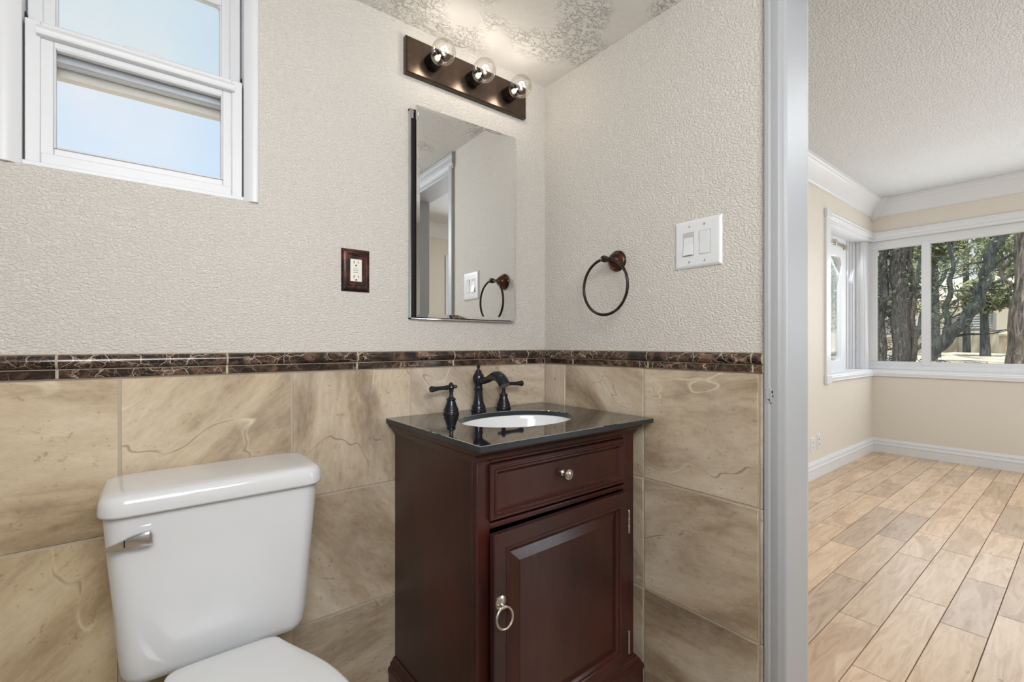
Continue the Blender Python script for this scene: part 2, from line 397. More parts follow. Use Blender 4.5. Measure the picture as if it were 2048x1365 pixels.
# tile wainscot (trim_1 back wall, trim_2 right wall)
TZ = [(-.048+.345*k) for k in range(4)]; TZ = [0.0, .297, .641, .987]
g = .0029
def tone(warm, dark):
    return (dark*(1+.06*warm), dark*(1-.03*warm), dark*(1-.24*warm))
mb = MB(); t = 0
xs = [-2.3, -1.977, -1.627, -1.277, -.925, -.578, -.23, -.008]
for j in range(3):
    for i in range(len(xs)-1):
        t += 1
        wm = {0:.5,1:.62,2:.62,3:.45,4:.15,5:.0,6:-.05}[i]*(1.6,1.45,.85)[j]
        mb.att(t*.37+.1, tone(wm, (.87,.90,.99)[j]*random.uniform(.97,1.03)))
        mb.box(xs[i]+g, xs[i+1]-g, -.009, .004, TZ[j]+g, TZ[j+1]-g)
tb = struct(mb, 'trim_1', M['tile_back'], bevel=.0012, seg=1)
struct(MB().box(-2.3, 0, -.0065, .003, 0, .99), 'grout', M['grout'], parent=tb, smooth=False)
mb = MB()
ys = [-.009, -.121, -.466, -.814]
for j in range(3):
    for i in range(3):
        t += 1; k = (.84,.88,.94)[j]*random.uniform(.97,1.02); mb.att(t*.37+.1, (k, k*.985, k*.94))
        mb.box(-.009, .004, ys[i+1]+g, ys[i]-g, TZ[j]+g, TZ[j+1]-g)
    t += 1; mb.att(t*.37+.1, tone(-.05, .98)); mb.box(-.009, .004, -.824, -.816, TZ[j]+.001, TZ[j+1]-.001)
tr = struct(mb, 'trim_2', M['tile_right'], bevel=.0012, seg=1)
struct(MB().box(-.0065, .003, -.823, -.006, 0, .99), 'grout', M['grout'], parent=tr, smooth=False)

# marble chair rail: round bead over a flat strip
def beadprof(z0, z1, d0, d1, n=8):
    zc = (z0+z1)/2; h = (z1-z0)/2
    return [(d0, z0)]+[(d0+(d1-d0)*math.cos(a)**.8 if math.cos(a) > 0 else d0, zc+h*math.sin(a)) for a in [(-PI/2+.05)+(PI-.1)*k/n for k in range(n+1)]]+[(d0, z1)]
rail_b = thing('trim_3', (0,0,1.0), kind='structure'); rail_r = thing('trim_4', (0,0,1.0), kind='structure')
xb = [-2.3, -1.98, -1.68, -1.376, -1.074, -.75, -.425, -.105, -.012]
yb = [-.012, -.165, -.485, -.800, -.826]
mb1 = MB(); mb2 = MB(); base = MB()
for i in range(len(xb)-1):
    mb1.att(i*1.7+.3); mb2.att(i*2.1+.9)
    P = [(-y, z) for y, z in beadprof(1.008, 1.039, .006, .024)]
    mb1.prism(P, 'x', xb[i]+.0022, xb[i+1]-.0022)
    mb2.box(xb[i]+.0022, xb[i+1]-.0022, -.0135, .002, .9885, 1.0065)
base.box(-2.3, -.001, -.0105, 0, .987, 1.0405); base.box(-2.3,-.001,-.0128,0,.989,1.006); base.prism([(-y, z) for y, z in beadprof(1.0085, 1.0385, .006, .0225)], 'x', -2.3, -.012)
mb1.build('marble_bead', M['marble'], rail_b); mb2.build('marble_strip', M['marble'], rail_b, bevel=.001, seg=1)
base.build('grout', M['grout'], rail_b, smooth=False)
mb1 = MB(); mb2 = MB(); base = MB()
for i in range(len(yb)-1):
    mb1.att(i*1.9+20.3); mb2.att(i*2.3+20.9)
    P = [(-y, z) for y, z in beadprof(1.008, 1.039, .006, .024)]
    mb1.prism(P, 'y', yb[i+1]+.002, yb[i]-.002)
    mb2.box(-.0135, .002, yb[i+1]+.002, yb[i]-.002, .9885, 1.0065)
base.box(-.0105, 0, -.8255, -.001, .987, 1.0405); base.box(-.0128,0,-.825,-.001,.989,1.006); base.prism([(-y, z) for y, z in beadprof(1.0085, 1.0385, .006, .0225)], 'y', -.825, -.012)
mb1.build('marble_bead', M['marble'], rail_r); mb2.build('marble_strip', M['marble'], rail_r, bevel=.001, seg=1)
base.build('grout', M['grout'], rail_r, smooth=False)

# ---------------------------------------------------------------- bathroom window
w1 = thing('window_1', (-1.2325, 0, 1.43), kind='structure')
fr = MB()
def casingbar(mb, x_out, x_in, z0, z1):
    # rounded outer edge, flat inner face, running down the jamb
    s_ = 1 if x_in > x_out else -1
    P = [(x_out, .002)]+[(x_out+s_*(.006-.006*math.cos(a)), -.009*math.sin(a)+.0) for a in [PI/2*k/5 for k in range(1, 6)]]+[(x_out+s_*.018, -.007), (x_in, .004), (x_in, .13), (x_out, .13)]
    mb.prism(P, 'z', z0, z1)
casingbar(fr, -1.002, -1.0355, WZ0-.002, WZ1)
casingbar(fr, -1.4625, -1.4285, WZ0-.002, WZ1)
fr.box(WX0, WX1, -.004, .13, WZ1-.03, WZ1)
fr.box(-1.4295, -1.0345, .006, .13, WZ0-.001, WZ0+.010)
fr.build('frame', M['vinyl'], w1, bevel=.001, seg=1)
dk = MB(); dk.box(-1.4285, -1.4262, .03, .1, WZ0+.01, 1.75); dk.box(-1.0378, -1.0355, .03, .1, WZ0+.01, 1.75)
dk.build('side_gap', M['dark_gap'], w1, smooth=False)
def sash(name, x0, x1, z0, z1, y, th, gx0, gx1, gz0, gz1, gm, top_round=False, par=w1):
    mb = MB()
    mb.box(x0, gx0, y, y+th, z0, z1); mb.box(gx1, x1, y, y+th, z0, z1)
    mb.box(gx0, gx1, y, y+th, z0, gz0); mb.box(gx0, gx1, y, y+th, gz1, z1)
    # raised outer lip all round
    lw, lt = .023, .005
    mb.box(x0, x0+lw, y-lt, y, z0, z1); mb.box(x1-lw, x1, y-lt, y, z0, z1)
    mb.box(x0+lw, x1-lw, y-lt, y, z0, z0+lw); mb.box(x0+lw, x1-lw, y-lt, y, z1-lw, z1)
    # glazing bead
    b = .004
    mb.box(gx0, gx0+b, y-.002, y+th*.5, gz0, gz1); mb.box(gx1-b, gx1, y-.002, y+th*.5, gz0, gz1)
    mb.box(gx0+b, gx1-b, y-.002, y+th*.5, gz0, gz0+b); mb.box(gx0+b, gx1-b, y-.002, y+th*.5, gz1-b, gz1)
    o = mb.build(name, M['vinyl'], par, bevel=.0018, seg=2)
    MB().box(gx0+.001, gx1-.001, y+th*.55, y+th*.55+.003, gz0+.001, gz1-.001).build('glass', gm, o, smooth=False)
    return o
lo = sash('lower_sash', -1.4255, -1.0385, WZ0+.008, 1.728, .012, .024, -1.3835, -1.0805, 1.472, 1.683, M['frosted'])
rl = MB(); P = [(-.001-.0, 1.7), (-.006, 1.703), (-.009, 1.709), (-.009, 1.714), (-.004, 1.722), (.012, 1.722), (.012, 1.7)]
rl.prism([(y+.006, z-.004) for y, z in P], 'x', -1.408, -1.056); rl.build('pull_rail', M['vinyl'], lo)
lk = MB(); lk.box(-1.27, -1.20, .010, .034, 1.728, 1.734); lk.build('sash_lock', M['vinyl'], lo, bevel=.002)
us = sash('upper_sash', -1.4255, -1.0385, 1.668, 2.0, .044, .024, -1.3835, -1.0795, 1.742, 1.929, M['glass'])
co = MB()
for x, s_ in ((-1.3835, 1), (-1.0795, -1)):
    co.prism([(x, 1.929), (x+s_*.018, 1.929), (x+s_*.006, 1.923), (x, 1.911)], 'y', .046, .06)
co.build('rounded_corner', M['vinyl'], us)
# screen frame bar outside, seen through the lower pane
eb = MB(); eb.box(-1.43, -1.034, .076, .1, 1.652, 1.72)
eb.build('screen_bar', M['screen_bar'], w1, smooth=False)

# ---------------------------------------------------------------- doorway frame
d1 = thing('door_1', (.06, DY1-.02, 0), kind='structure')
jy = -.877
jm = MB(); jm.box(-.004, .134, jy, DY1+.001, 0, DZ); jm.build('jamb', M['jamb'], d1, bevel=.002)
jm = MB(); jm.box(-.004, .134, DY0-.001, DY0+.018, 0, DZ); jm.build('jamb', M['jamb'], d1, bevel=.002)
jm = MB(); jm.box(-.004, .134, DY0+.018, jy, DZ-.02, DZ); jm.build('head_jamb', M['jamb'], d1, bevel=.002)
# casing profile across its width: 0 = outer edge, w = inner edge; depth toward the room (-x)
CP = [(0,0), (0,.011), (.003,.014), (.012,.0145), (.017,.0125), (.021,.0135), (.034,.0135), (.040,.0105), (.046,.009), (.050,.0055), (.051,0)]
def casing_v(yo, sgn, side=-1, x=0.0, z1=2.0, z0=0):
    P = [(x+side*d, yo+sgn*w) for w, d in CP]
    return MB().prism(P, 'z', z0, z1)
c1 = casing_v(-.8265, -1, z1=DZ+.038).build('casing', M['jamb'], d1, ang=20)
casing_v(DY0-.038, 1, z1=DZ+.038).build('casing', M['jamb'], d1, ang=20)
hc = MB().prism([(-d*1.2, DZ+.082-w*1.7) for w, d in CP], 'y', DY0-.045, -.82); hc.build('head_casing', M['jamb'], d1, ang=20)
casing_v(-.8265, -1, side=1, x=.128, z1=DZ+.038).build('casing', M['trim'], d1, ang=20)
hp = MB(); hp.box(-.0150, -.012, -.846, -.831, .915, .953); hp.box(-.0152,-.012,-.8475,-.842,.922,.94)
hp.build('patched_hinge_mortise', M['jamb'], d1, bevel=.0015)
nk = MB()
for (y, z, a, b) in ((-.848,.942,.0015,.006), (-.8495,.932,.001,.004), (-.839,.9235,.005,.0012), (-.8415,.921,.0015,.004), (-.845,.9145,.003,.001), (-.832,.9475,.002,.001)):
    nk.box(-.0158, -.0135, y-a/2, y+a/2, z-b/2, z+b/2)
nk.build('paint_chips', M['socket'], d1, smooth=False)

# ================================================================ TOILET
to = thing('toilet', (-1.105, -.35, 0), 'white two-piece toilet with a chrome lever standing against the tile wall', 'toilet')
tc_ = -1.1035
mb = MB(); secs = []
for z, hx, y0, y1, r in ((.395,.150,-.045,-.185,.03), (.402,.163,-.035,-.197,.035), (.418,.1685,-.031,-.202,.036), (.45,.1715,-.029,-.205,.036), (.56,.180,-.026,-.210,.037), (.66,.1885,-.023,-.213,.038), (.7345,.1943,-.021,-.215,.038), (.7346,.184,-.031,-.205,.03), (.738,.184,-.031,-.205,.03)):
    secs.append(rrect(tc_, (y0+y1)/2, hx, (y0-y1)/2, r, z, 7))
mb.loft(secs); mb.build('tank', M['porcelain'], to, ang=50)
mb = MB(); secs = []
for z, hx, hy, r in ((.7372,.197,.105,.037), (.7382,.2005,.1075,.040), (.7425,.2015,.109,.041), (.762,.2,.1075,.041), (.7705,.1965,.104,.039), (.7755,.191,.0985,.036), (.778,.182,.09,.032), (.779,.165,.074,.026)):
    secs.append(rrect(tc_, -.1215, hx, hy, r, z+.0, 7))
mb.loft(secs); mb.build('tank_lid', M['porcelain'], to, ang=60)
# flush lever: mount plate on the front of the tank, paddle sweeping down to the left
yl = -.213
lv = MB()
pts = [(-1.2225,.7035),(-1.2222,.6835),(-1.2245,.6800),(-1.241,.6795),(-1.2541,.6795),(-1.262,.6810),(-1.2889,.6825),(-1.2945,.6845),(-1.2945,.6875),(-1.2676,.6975),(-1.257,.7020),(-1.241,.7060),(-1.226,.7068)]
def scaled(P, k, cx, cz): return [(cx+(x-cx)*k, cz+(z-cz)*k) for x, z in P]
sec = []
for d, k in ((0,.90), (.004,1), (.0105,1), (.012,.90)):
    sec.append([(x, yl-.012-d, z) for x, z in scaled(pts, k, -1.248, .693)])
sec = [sec[0], sec[1], sec[2], sec[3]]; lv.loft(sec)
lvo = lv.build('flush_lever', M['chrome'], to, ang=35)
MB().lathe([(.008,0),(.008,.004),(.006,.006),(.006,.016)], (-1.238, yl+.002, .693), dirv=(0,-1,0)).build('mount', M['chrome'], lvo)
MB().box(-1.2645,-1.2625,yl-.0245,yl-.0235,.6855,.6985).build('slot', M['dark_gap'], lvo, smooth=False)
# seat, lid, bowl
def cat1(P, n=4):
    out = []
    for i in range(len(P)-1):
        a, b_, c, d = [Vector((*q, 0)) for q in (P[max(i-1,0)], P[i], P[i+1], P[min(i+2, len(P)-1)])]
        for k in range(n):
            t_ = k/n; q = .5*((2*b_)+(-a+c)*t_+(2*a-5*b_+4*c-d)*t_**2+(-a+3*b_-3*c+d)*t_**3); out.append((q.x, q.y))
    return out+[P[-1]]
DP = cat1([(0,-.2365),(.04,-.237),(.078,-.239),(.0955,-.249),(.104,-.270),(.119,-.307),(.139,-.355),(.157,-.405),(.168,-.456),(.1735,-.50),(.173,-.55),(.161,-.61),(.130,-.66),(.08,-.69),(.03,-.70),(0,-.701)])
def dee(k, z, cx=-1.105, yc=-.45):
    full = DP+[(-x, y) for x, y in reversed(DP[1:-1])]
    return [(cx+x*k, yc+(y-yc)*k, z) for x, y in full]
mb = MB(); mb.loft([dee(.99,.401), dee(1.0,.404), dee(1.0,.413), dee(.99,.4155)]); mb.build('seat_ring', M['seat_plastic'], to, ang=50)
mb = MB(); mb.loft([dee(.985,.417), dee(1.005,.419), dee(1.005,.425), dee(.99,.4305), dee(.96,.4325), dee(.88,.4335), dee(.6,.4345), dee(.3,.435)])
mb.build('seat_lid', M['seat_plastic'], to, ang=60)
mb = MB(); secs = []
for z, hw, yb, yf in ((0,.11,-.20,-.58), (.02,.112,-.20,-.585), (.1,.105,-.20,-.57), (.2,.112,-.2,-.59), (.3,.15,-.19,-.65), (.36,.172,-.18,-.685), (.392,.178,-.175,-.693), (.4,.174,-.178,-.69)):
    n = 36; pts = []; yc = -.46
    for i in range(n):
        a = 2*PI*i/n; c, s_ = math.cos(a), math.sin(a)
        y = yc+((yb-yc)*s_ if s_ > 0 else (yf-yc)*-s_)
        pts.append((-1.105+hw*c, y, z))
    secs.append(pts)
mb.loft(secs); mb.build('bowl', M['porcelain'], to, ang=50)
mb = MB(); mb.loft([rrect(-1.105,-.16,.08,.1,.03,.0), rrect(-1.105,-.16,.08,.1,.03,.3), rrect(-1.105,-.14,.078,.095,.03,.397)]); mb.build('tank_shelf', M['porcelain'], to, ang=50)

# ================================================================ VANITY
bx0, bx1, by, bz1 = -.632, -.048, -.457, .8225
va = thing('vanity_cabinet', ((bx0+bx1)/2, -.24, 0), 'dark cherry wood vanity cabinet with drawer and door, in the tiled corner', 'cabinet')
mb = MB(); mb.box(bx0, bx0+.016, by+.02, -.010, .0, .79); mb.box(bx1-.016, bx1, by+.02, -.010, 0, .79)
mb.box(bx0+.016, bx1-.016, by+.02, -.010, .06, .085); mb.box(bx0+.016, bx1-.016, -.020, -.010, .085, .60)
mb.box(bx0, bx0+.038, by, by+.02, 0, .79); mb.box(bx1-.048, bx1, by, by+.02, 0, .79)
mb.box(bx0+.038, bx1-.048, by, by+.02, .622, .636); mb.box(bx0+.038, bx1-.048, by, by+.02, .778, .79); mb.box(bx0+.038, bx1-.048, by, by+.02, .0, .085)
mb.build('body', M['wood'], va, bevel=.0025)
# mitred mouldings around left, front and right: profile (out, z)
def skirt(prof, x0, x1, yf, yb=-.010):
    # closed profile loop of (out, z); sections at the left back, left front, right front, right back corners
    secs = []
    for (cx, cy, dx, dy) in ((x0, yb, -1, 0), (x0, yf, -1, -1), (x1, yf, 1, -1), (x1, yb, 1, 0)):
        secs.append([(cx+dx*o, cy+dy*o, z) for o, z in prof])
    return MB().loft(secs)
cor = [(-.01,.785), (.001,.785), (.003,.789), (.004,.792), (.006,.7925), (.007,.797), (.011,.803), (.017,.8075), (.019,.8125), (.0195,.8155), (.022,.8165), (.022,.8225), (-.01,.8225)]
skirt(cor, bx0, bx1, by).build('cornice', M['wood'], va, ang=25)
bas = [(-.004,.0), (.020,.0), (.020,.058), (.0225,.062), (.0225,.074), (.019,.080), (.0155,.082), (.0155,.0865), (.012,.093), (.0075,.097), (.006,.1015), (.002,.104), (-.004,.104)]
skirt(bas, bx0, bx1, by).build('base_moulding', M['wood'], va, ang=25)
# picture-frame moulding on a face at plane y; profile (inward distance, depth toward viewer)
def pframe(mb, x0, x1, z0, z1, y, prof):
    secs = []
    for (cx, cz, dx, dz) in ((x0,z0,1,1), (x1,z0,-1,1), (x1,z1,-1,-1), (x0,z1,1,-1)):
        secs.append([(cx+dx*w, y-d, cz+dz*w) for w, d in prof])
    mb.loft(secs, closed=True)
dr = MB(); dx0, dx1, dz0, dz1 = -.600, -.0965, .645, .7775
pframe(dr, dx0, dx1, dz0, dz1, by, [(0,-.012),(0,.008),(.002,.0105),(.007,.0105),(.009,.008),(.012,.0085),(.014,.012),(.018,.0125),(.020,.0095),(.023,.005),(.027,.002),(.030,-.002),(.030,-.012)])
dr.box(dx0+.026, dx1-.026, by-.001, by+.012, dz0+.026, dz1-.026)
dro = dr.build('drawer', M['wood'], va, ang=22)
kx, kz = -.355, .716
kn = MB(); kn.lathe([(.0085,0),(.0085,.0025),(.0045,.006),(.0042,.012),(.0062,.0165),(.0125,.019),(.0142,.022),(.0138,.0245),(.012,.0245),(.0112,.0228),(.0098,.0228),(.0094,.0258),(.0065,.0278),(.0,.0284)], (kx, by-.001, kz), dirv=(0,-1,0), n=28)
kn.build('knob', M['nickel'], dro, ang=30)
# door, hinged at the right and standing very slightly ajar
hx, hz0, hz1 = -.0995, .108, .6205
d0x = -.607
do = MB()
pframe(do, d0x, hx, hz0, hz1, by, [(0,.0025),(0,.0175),(.002,.0195),(.034,.0195),(.036,.0225),(.040,.0235),(.043,.0215),(.0445,.017),(.050,.0135),(.052,.0125),(.052,.0025)])
# raised panel: flat field with bevelled margin
ix0, ix1, iz0, iz1 = d0x+.050, hx-.050, hz0+.050, hz1-.050
secs = []
for ins, d in ((0,.004), (0,.0115), (.004,.0105), (.007,.0115), (.028,.0185), (.0285,.0195)):
    secs.append([(ix0+ins, by-d, iz0+ins), (ix1-ins, by-d, iz0+ins), (ix1-ins, by-d, iz1-ins), (ix0+ins, by-d, iz1-ins)])
do.loft(secs)
doo = do.build('door', M['wood'], va, origin=(hx, by, (hz0+hz1)/2), ang=22)
rp = MB(); rx, rz = -.5885, .462; yf = by-.0195
rp.lathe([(.016,0),(.0158,.002),(.0125,.0035),(.0095,.005),(.0,.0058)], (rx, yf, rz), dirv=(0,-1,0), n=24)
rp.lathe([(.0045,0),(.0045,.010),(.003,.012)], (rx, yf, rz-.004), dirv=(0,-1,0), n=14)
rp.tube([(rx-.007,yf-.0115,rz-.007),(rx,yf-.0125,rz-.005),(rx+.007,yf-.0115,rz-.007)], .0042, 10)
rpo = rp.build('ring_pull', M['nickel'], doo, ang=35)
rr = .0232
MB().tube([(rx+rr*math.sin(a), yf-.0115+.004*math.cos(a)*0-.0035*(1-math.cos(a)), rz-.006-rr+rr*math.cos(a)) for a in [2*PI*k/40 for k in range(40)]], .0029, 10, closed=True).build('ring', M['nickel'], rpo)
doo.rotation_euler = (0, 0, math.radians(1.6))
for zc in (.527, .165):
    h_ = MB(); h_.lathe([(.0028,-.034),(.0036,-.033),(.0036,-.012),(.0031,-.011),(.0036,-.010),(.0036,.010),(.0031,.011),(.0036,.012),(.0036,.033),(.002,.036)], (hx+.0055, by-.0175, zc), 'z', 12)
    h_.box(hx+.0030, hx+.0055, by-.0175, by+.001, zc-.032, zc+.032)
    h_.build('hinge', M['nickel'], va)

# countertop with an oval cutout
CZ = .837; CT = .0145
cx0, cx1, cy0 = -.660, -.024, -.512
skx, sky, ska, skb = -.345, -.255, .190, .142
ct = MB(); n = 64
def outer(a):
    c, s_ = math.cos(a), math.sin(a)
    ts = []
    if c > 1e-9: ts.append((cx1-skx)/c)
    if c < -1e-9: ts.append((cx0-skx)/c)
    if s_ > 1e-9: ts.append((-.010-sky)/s_)
    if s_ < -1e-9: ts.append((cy0-sky)/s_)
    q = min(ts); return (skx+q*c, sky+q*s_)
angs = sorted([2*PI*k/n for k in range(n)]+[math.atan2(y-sky, x-skx) % (2*PI) for x, y in ((cx0,cy0),(cx1,cy0),(cx0,-.010),(cx1,-.010))])
io = [(skx+ska*math.cos(a), sky+skb*math.sin(a)) for a in angs]; oo = [outer(a) for a in angs]
b = .0012
inn = lambda P: [(x+(b if abs(x-cx0) < 1e-6 else -b if abs(x-cx1) < 1e-6 else 0), y+(b if abs(y-cy0) < 1e-6 else 0)) for x, y in P]
io2 = [(skx+(ska+b)*math.cos(a), sky+(skb+b)*math.sin(a)) for a in angs]
rings = [[(x, y, CZ-CT) for x, y in io], [(x, y, CZ-b) for x, y in io], [(x, y, CZ) for x, y in io2], [(x, y, CZ) for x, y in inn(oo)], [(x, y, CZ-b) for x, y in oo], [(x, y, CZ-CT) for x, y in oo]]
ct.loft(rings, closed=True)
cto = ct.build('countertop', M['granite'], None, origin=(skx, sky, CZ-CT), ang=20)
cto.data.materials.append(M['granite_edge'])
for f_ in cto.data.polygons:
    if abs(f_.normal.z) < .3: f_.material_index = 1
tag(cto, 'polished dark grey stone countertop with oval sink cutout on the wooden vanity', 'countertop')
sk = MB(); secs = []
for k, dz in ((1.06,0), (1.02,-.001), (1.01,-.004), (.99,-.02), (.95,-.05), (.85,-.085), (.65,-.115), (.4,-.13), (.12,-.135)):
    secs.append([(skx+ska*k*math.cos(2*PI*i/48), sky+skb*k*math.sin(2*PI*i/48), CZ-CT-.0005+dz) for i in range(48)])
sk.loft(secs, cap0=False, cap1=True)
sko = tag(sk.build('sink', M['sink'], None, origin=(skx, sky, CZ-.15), ang=60), 'white oval undermount sink set below the dark countertop', 'sink')
MB().lathe([(.022,0),(.022,.003),(.012,.004),(.0,.003)], (skx, sky, CZ-CT-.1355), 'z', 24).build('drain', M['bronze'], sko)

# ================================================================ FAUCET
fa = thing('faucet', (-.355,-.058,CZ), 'dark bronze widespread faucet with two lever handles behind the oval sink', 'faucet')
fy = -.058
sp = MB(); sp.lathe([(.0255,0),(.0258,.004),(.0235,.007),(.0225,.010),(.0245,.012),(.0235,.016),(.0195,.022),(.0165,.034),(.0145,.048),(.0135,.062),(.0137,.070),(.0155,.072),(.0157,.0755),(.0135,.078),(.0125,.083),(.0135,.091),(.0175,.099),(.0195,.108),(.0187,.117),(.0150,.124),(.0105,.128),(.0110,.131),(.0108,.134),(.0070,.137),(.0045,.141),(.0040,.144),(.0060,.1475),(.0066,.150),(.004,.1535),(.0,.1545)], (-.355, fy, CZ), 'z', 32)
spo = sp.build('spout_column', M['bronze'], fa, ang=30)
ps = [(-.355,fy-.012,CZ+.102),(-.355,fy-.035,CZ+.103),(-.355,fy-.055,CZ+.109),(-.355,fy-.075,CZ+.117),(-.355,fy-.093,CZ+.122),(-.355,fy-.110,CZ+.1215),(-.355,fy-.127,CZ+.114),(-.355,fy-.138,CZ+.104),(-.355,fy-.144,CZ+.094)]
ar = MB(); ar.tube(ps, [.0115,.0108,.0112,.0125,.0150,.0175,.0182,.0178,.0175], 18)
ar.lathe([(.0125,0),(.0130,.002),(.0115,.005)], (-.355,fy-.016,CZ+.102), dirv=(0,-1,0), n=20)
ar.lathe([(.0075,0),(.009,.004),(.006,.008),(0,.01)], (-.355,fy+.014,CZ+.106), dirv=(0,1,0), n=16)
ar.build('spout', M['bronze'], spo, ang=40)
def handle(hx_, sgn, tip):
    mb = MB()
    mb.lathe([(.0255,0),(.0258,.004),(.0235,.007),(.0228,.010),(.0245,.012),(.0225,.017),(.0185,.026),(.0150,.036),(.0132,.043),(.0150,.045),(.0148,.048),(.0110,.052),(.0070,.056),(.0058,.063),(.0058,.070),(.0078,.072),(.0078,.074),(.0060,.076)], (hx_, fy, CZ), 'z', 28)
    ho = mb.build('handle', M['bronze'], fa, ang=30)
    l = MB(); hz = CZ+.086
    l.lathe([(.005,-.012),(.0085,-.008),(.0118,-.001),(.0105,.005),(.0075,.009),(.0062,.011),(.0050,.0135),(0,.0155)], (hx_, fy, hz), 'z', 24)
    dv = Vector((sgn, tip, -.03)).normalized()
    l.lathe([(.0048,.006),(.0052,.013),(.0080,.0145),(.0082,.017),(.0072,.020),(.0064,.035),(.0066,.050),(.0080,.064),(.0098,.073),(.0102,.076),(.0092,.079),(.0,.081)], (hx_, fy, hz), dirv=dv, n=20)
    l.lathe([(.004,.006),(.0035,.013),(.0055,.016),(.0062,.0185),(.005,.021),(0,.0225)], (hx_, fy, hz), dirv=-dv, n=16)
    l.build('lever', M['bronze'], ho, ang=35)
handle(-.461, -1, -.12); handle(-.249, 1, -.10)

# ================================================================ MIRROR CABINET
mc = thing('mirror_cabinet', (-.38, 0, 1.14), 'tall frameless wall mirror with thin chrome edge, under the bulb light', 'mirror cabinet')
mz0, mz1 = 1.146, 1.812
fr = MB()
fr.box(-.583, -.578, -.012, .0, mz0-.006, mz1-.01); fr.box(-.178, -.173, -.010, .0, mz0-.006, mz1-.01)
fr.box(-.583, -.173, -.012, .0, mz0-.006, mz0-.001); fr.box(-.583, -.173, -.010, .0, mz1-.018, mz1-.01)
fr.box(-.578, -.566, -.0105, .0, mz1-.04, mz1-.018)
fr.build('cabinet_frame', M['chrome'], mc, bevel=.0006, seg=1)
MB().box(-.578, -.178, -.008, -.0005, mz0-.001, mz1-.018).build('cabinet_box', M['dark_gap'], mc, smooth=False)
ml, mr = -.5655, -.172
mb = MB(); bv = .011
secs = []
for ins, y in ((0,.0), (0,-.0042), (bv,-.0055)):
    secs.append([(ml+ins, -.0185+y, mz0+ins), (mr-ins, -.0185+y, mz0+ins), (mr-ins, -.0185+y, mz1-ins), (ml+ins, -.0185+y, mz1-ins)])
mb.loft(secs)
mo = mb.build('mirror_door', M['mirror'], mc, origin=(ml, -.0185, 1.48), smooth=False)
mo.rotation_euler = (0, 0, math.radians(-1.45))
MB().box(ml+.0005, mr-.0005, -.0184, -.0165, mz0+.0005, mz1-.0005).build('backing', M['dark_gap'], mo, smooth=False)
MB().box(ml+.004, ml+.006, -.0252, -.0228, mz1-.034, mz1-.022).build('edge_clip', M['plate_white'], mo, smooth=False)
MB().box(-.55, -.20, -.0165, -.012, mz0-.0055, mz0-.002).build('bottom_rail', M['chrome'], mc, smooth=False)

# ================================================================ VANITY LIGHT
vl = thing('bulb_bar_light', (-.357, 0, 1.963), 'bronze bar light with three clear globe bulbs, above the mirror', 'wall light')
px0, px1, pz0, pz1 = -.599, -.113, 1.906, 2.021
mb = MB(); secs = []
for ins, y in ((0,0), (0,-.017), (.004,-.021)):
    secs.append([(px0+ins, y, pz0+ins), (px1-ins, y, pz0+ins), (px1-ins, y, pz1-ins), (px0+ins, y, pz1-ins)])
mb.loft(secs); mb.build('back_plate', M['plate_bronze'], vl, smooth=False)
for i, x in enumerate((-.512, -.358, -.204)):
    z = 1.961
    so = MB().lathe([(.026,0),(.0255,.010),(.0245,.036),(.0240,.040),(.0205,.040),(.0205,.034),(.0,.034)], (x, -.021, z), dirv=(0,-1,0), n=32).build('socket', M['socket'], vl, ang=40)
    prof = [(.0135,.0),(.0140,.006),(.0165,.012)]
    R_ = .038
    a0 = math.asin(.0165/R_)
    prof += [(R_*math.sin(a), .012+R_*math.cos(a0)-R_*math.cos(a)) for a in [a0+(PI-a0)*k/18 for k in range(1, 19)]]
    bo = MB().lathe(prof, (x, -.052, z), dirv=(0,-1,0), n=36).build('globe_bulb', M['bulb_glass'], so, ang=80)
    st = MB().lathe([(.009,0),(.0085,.008),(.005,.014),(.003,.022),(0,.024)], (x, -.055, z), dirv=(0,-1,0), n=14).build('stem', M['ivory'], so)
    fc = Vector((x, -.052-.052, z)); 
    MB().tube([fc+Vector((.011*math.cos(a), -.002+.003*math.sin(3*a), .011*math.sin(a))) for a in [PI*1.5*k/14 for k in range(15)]], .0022, 8).build('filament', M['filament'], so)
    lamp('bulb_glow', 'POINT', fc, .33, (1,.93,.85), radius=.018)

# ================================================================ TOWEL RING
tg = thing('towel_ring', (0,-.358,1.335), 'oil rubbed bronze towel ring on the right wall, left of the switch', 'towel ring')
bz = 1.337; byy = -.358
mb = MB(); mb.lathe([(.034,0),(.035,.003),(.033,.006),(.0335,.009),(.031,.012),(.027,.014),(.0265,.018),(.0225,.026),(.017,.033),(.0115,.039),(.0080,.044),(.0070,.048)], (0,byy,bz), dirv=(-1,0,0), n=36)
mb.build('wall_rosette', M['copper_bronze'], tg, ang=30)
mb = MB(); mb.lathe([(.0070,.046),(.0062,.052),(.0090,.056),(.0105,.060),(.0115,.068),(.0105,.075),(.0085,.079),(.0,.082)], (0,byy,bz), dirv=(-1,0,0), n=24)
mb.build('post', M['ring_bronze'], tg, ang=35)
R_ = .0905
mb = MB(); mb.tube([(-.069, byy-.002+R_*math.sin(a), bz-R_+R_*math.cos(a)) for a in [2*PI*k/64 for k in range(64)]], .0047, 12, closed=True); mb.build('ring', M['ring_bronze'], tg)

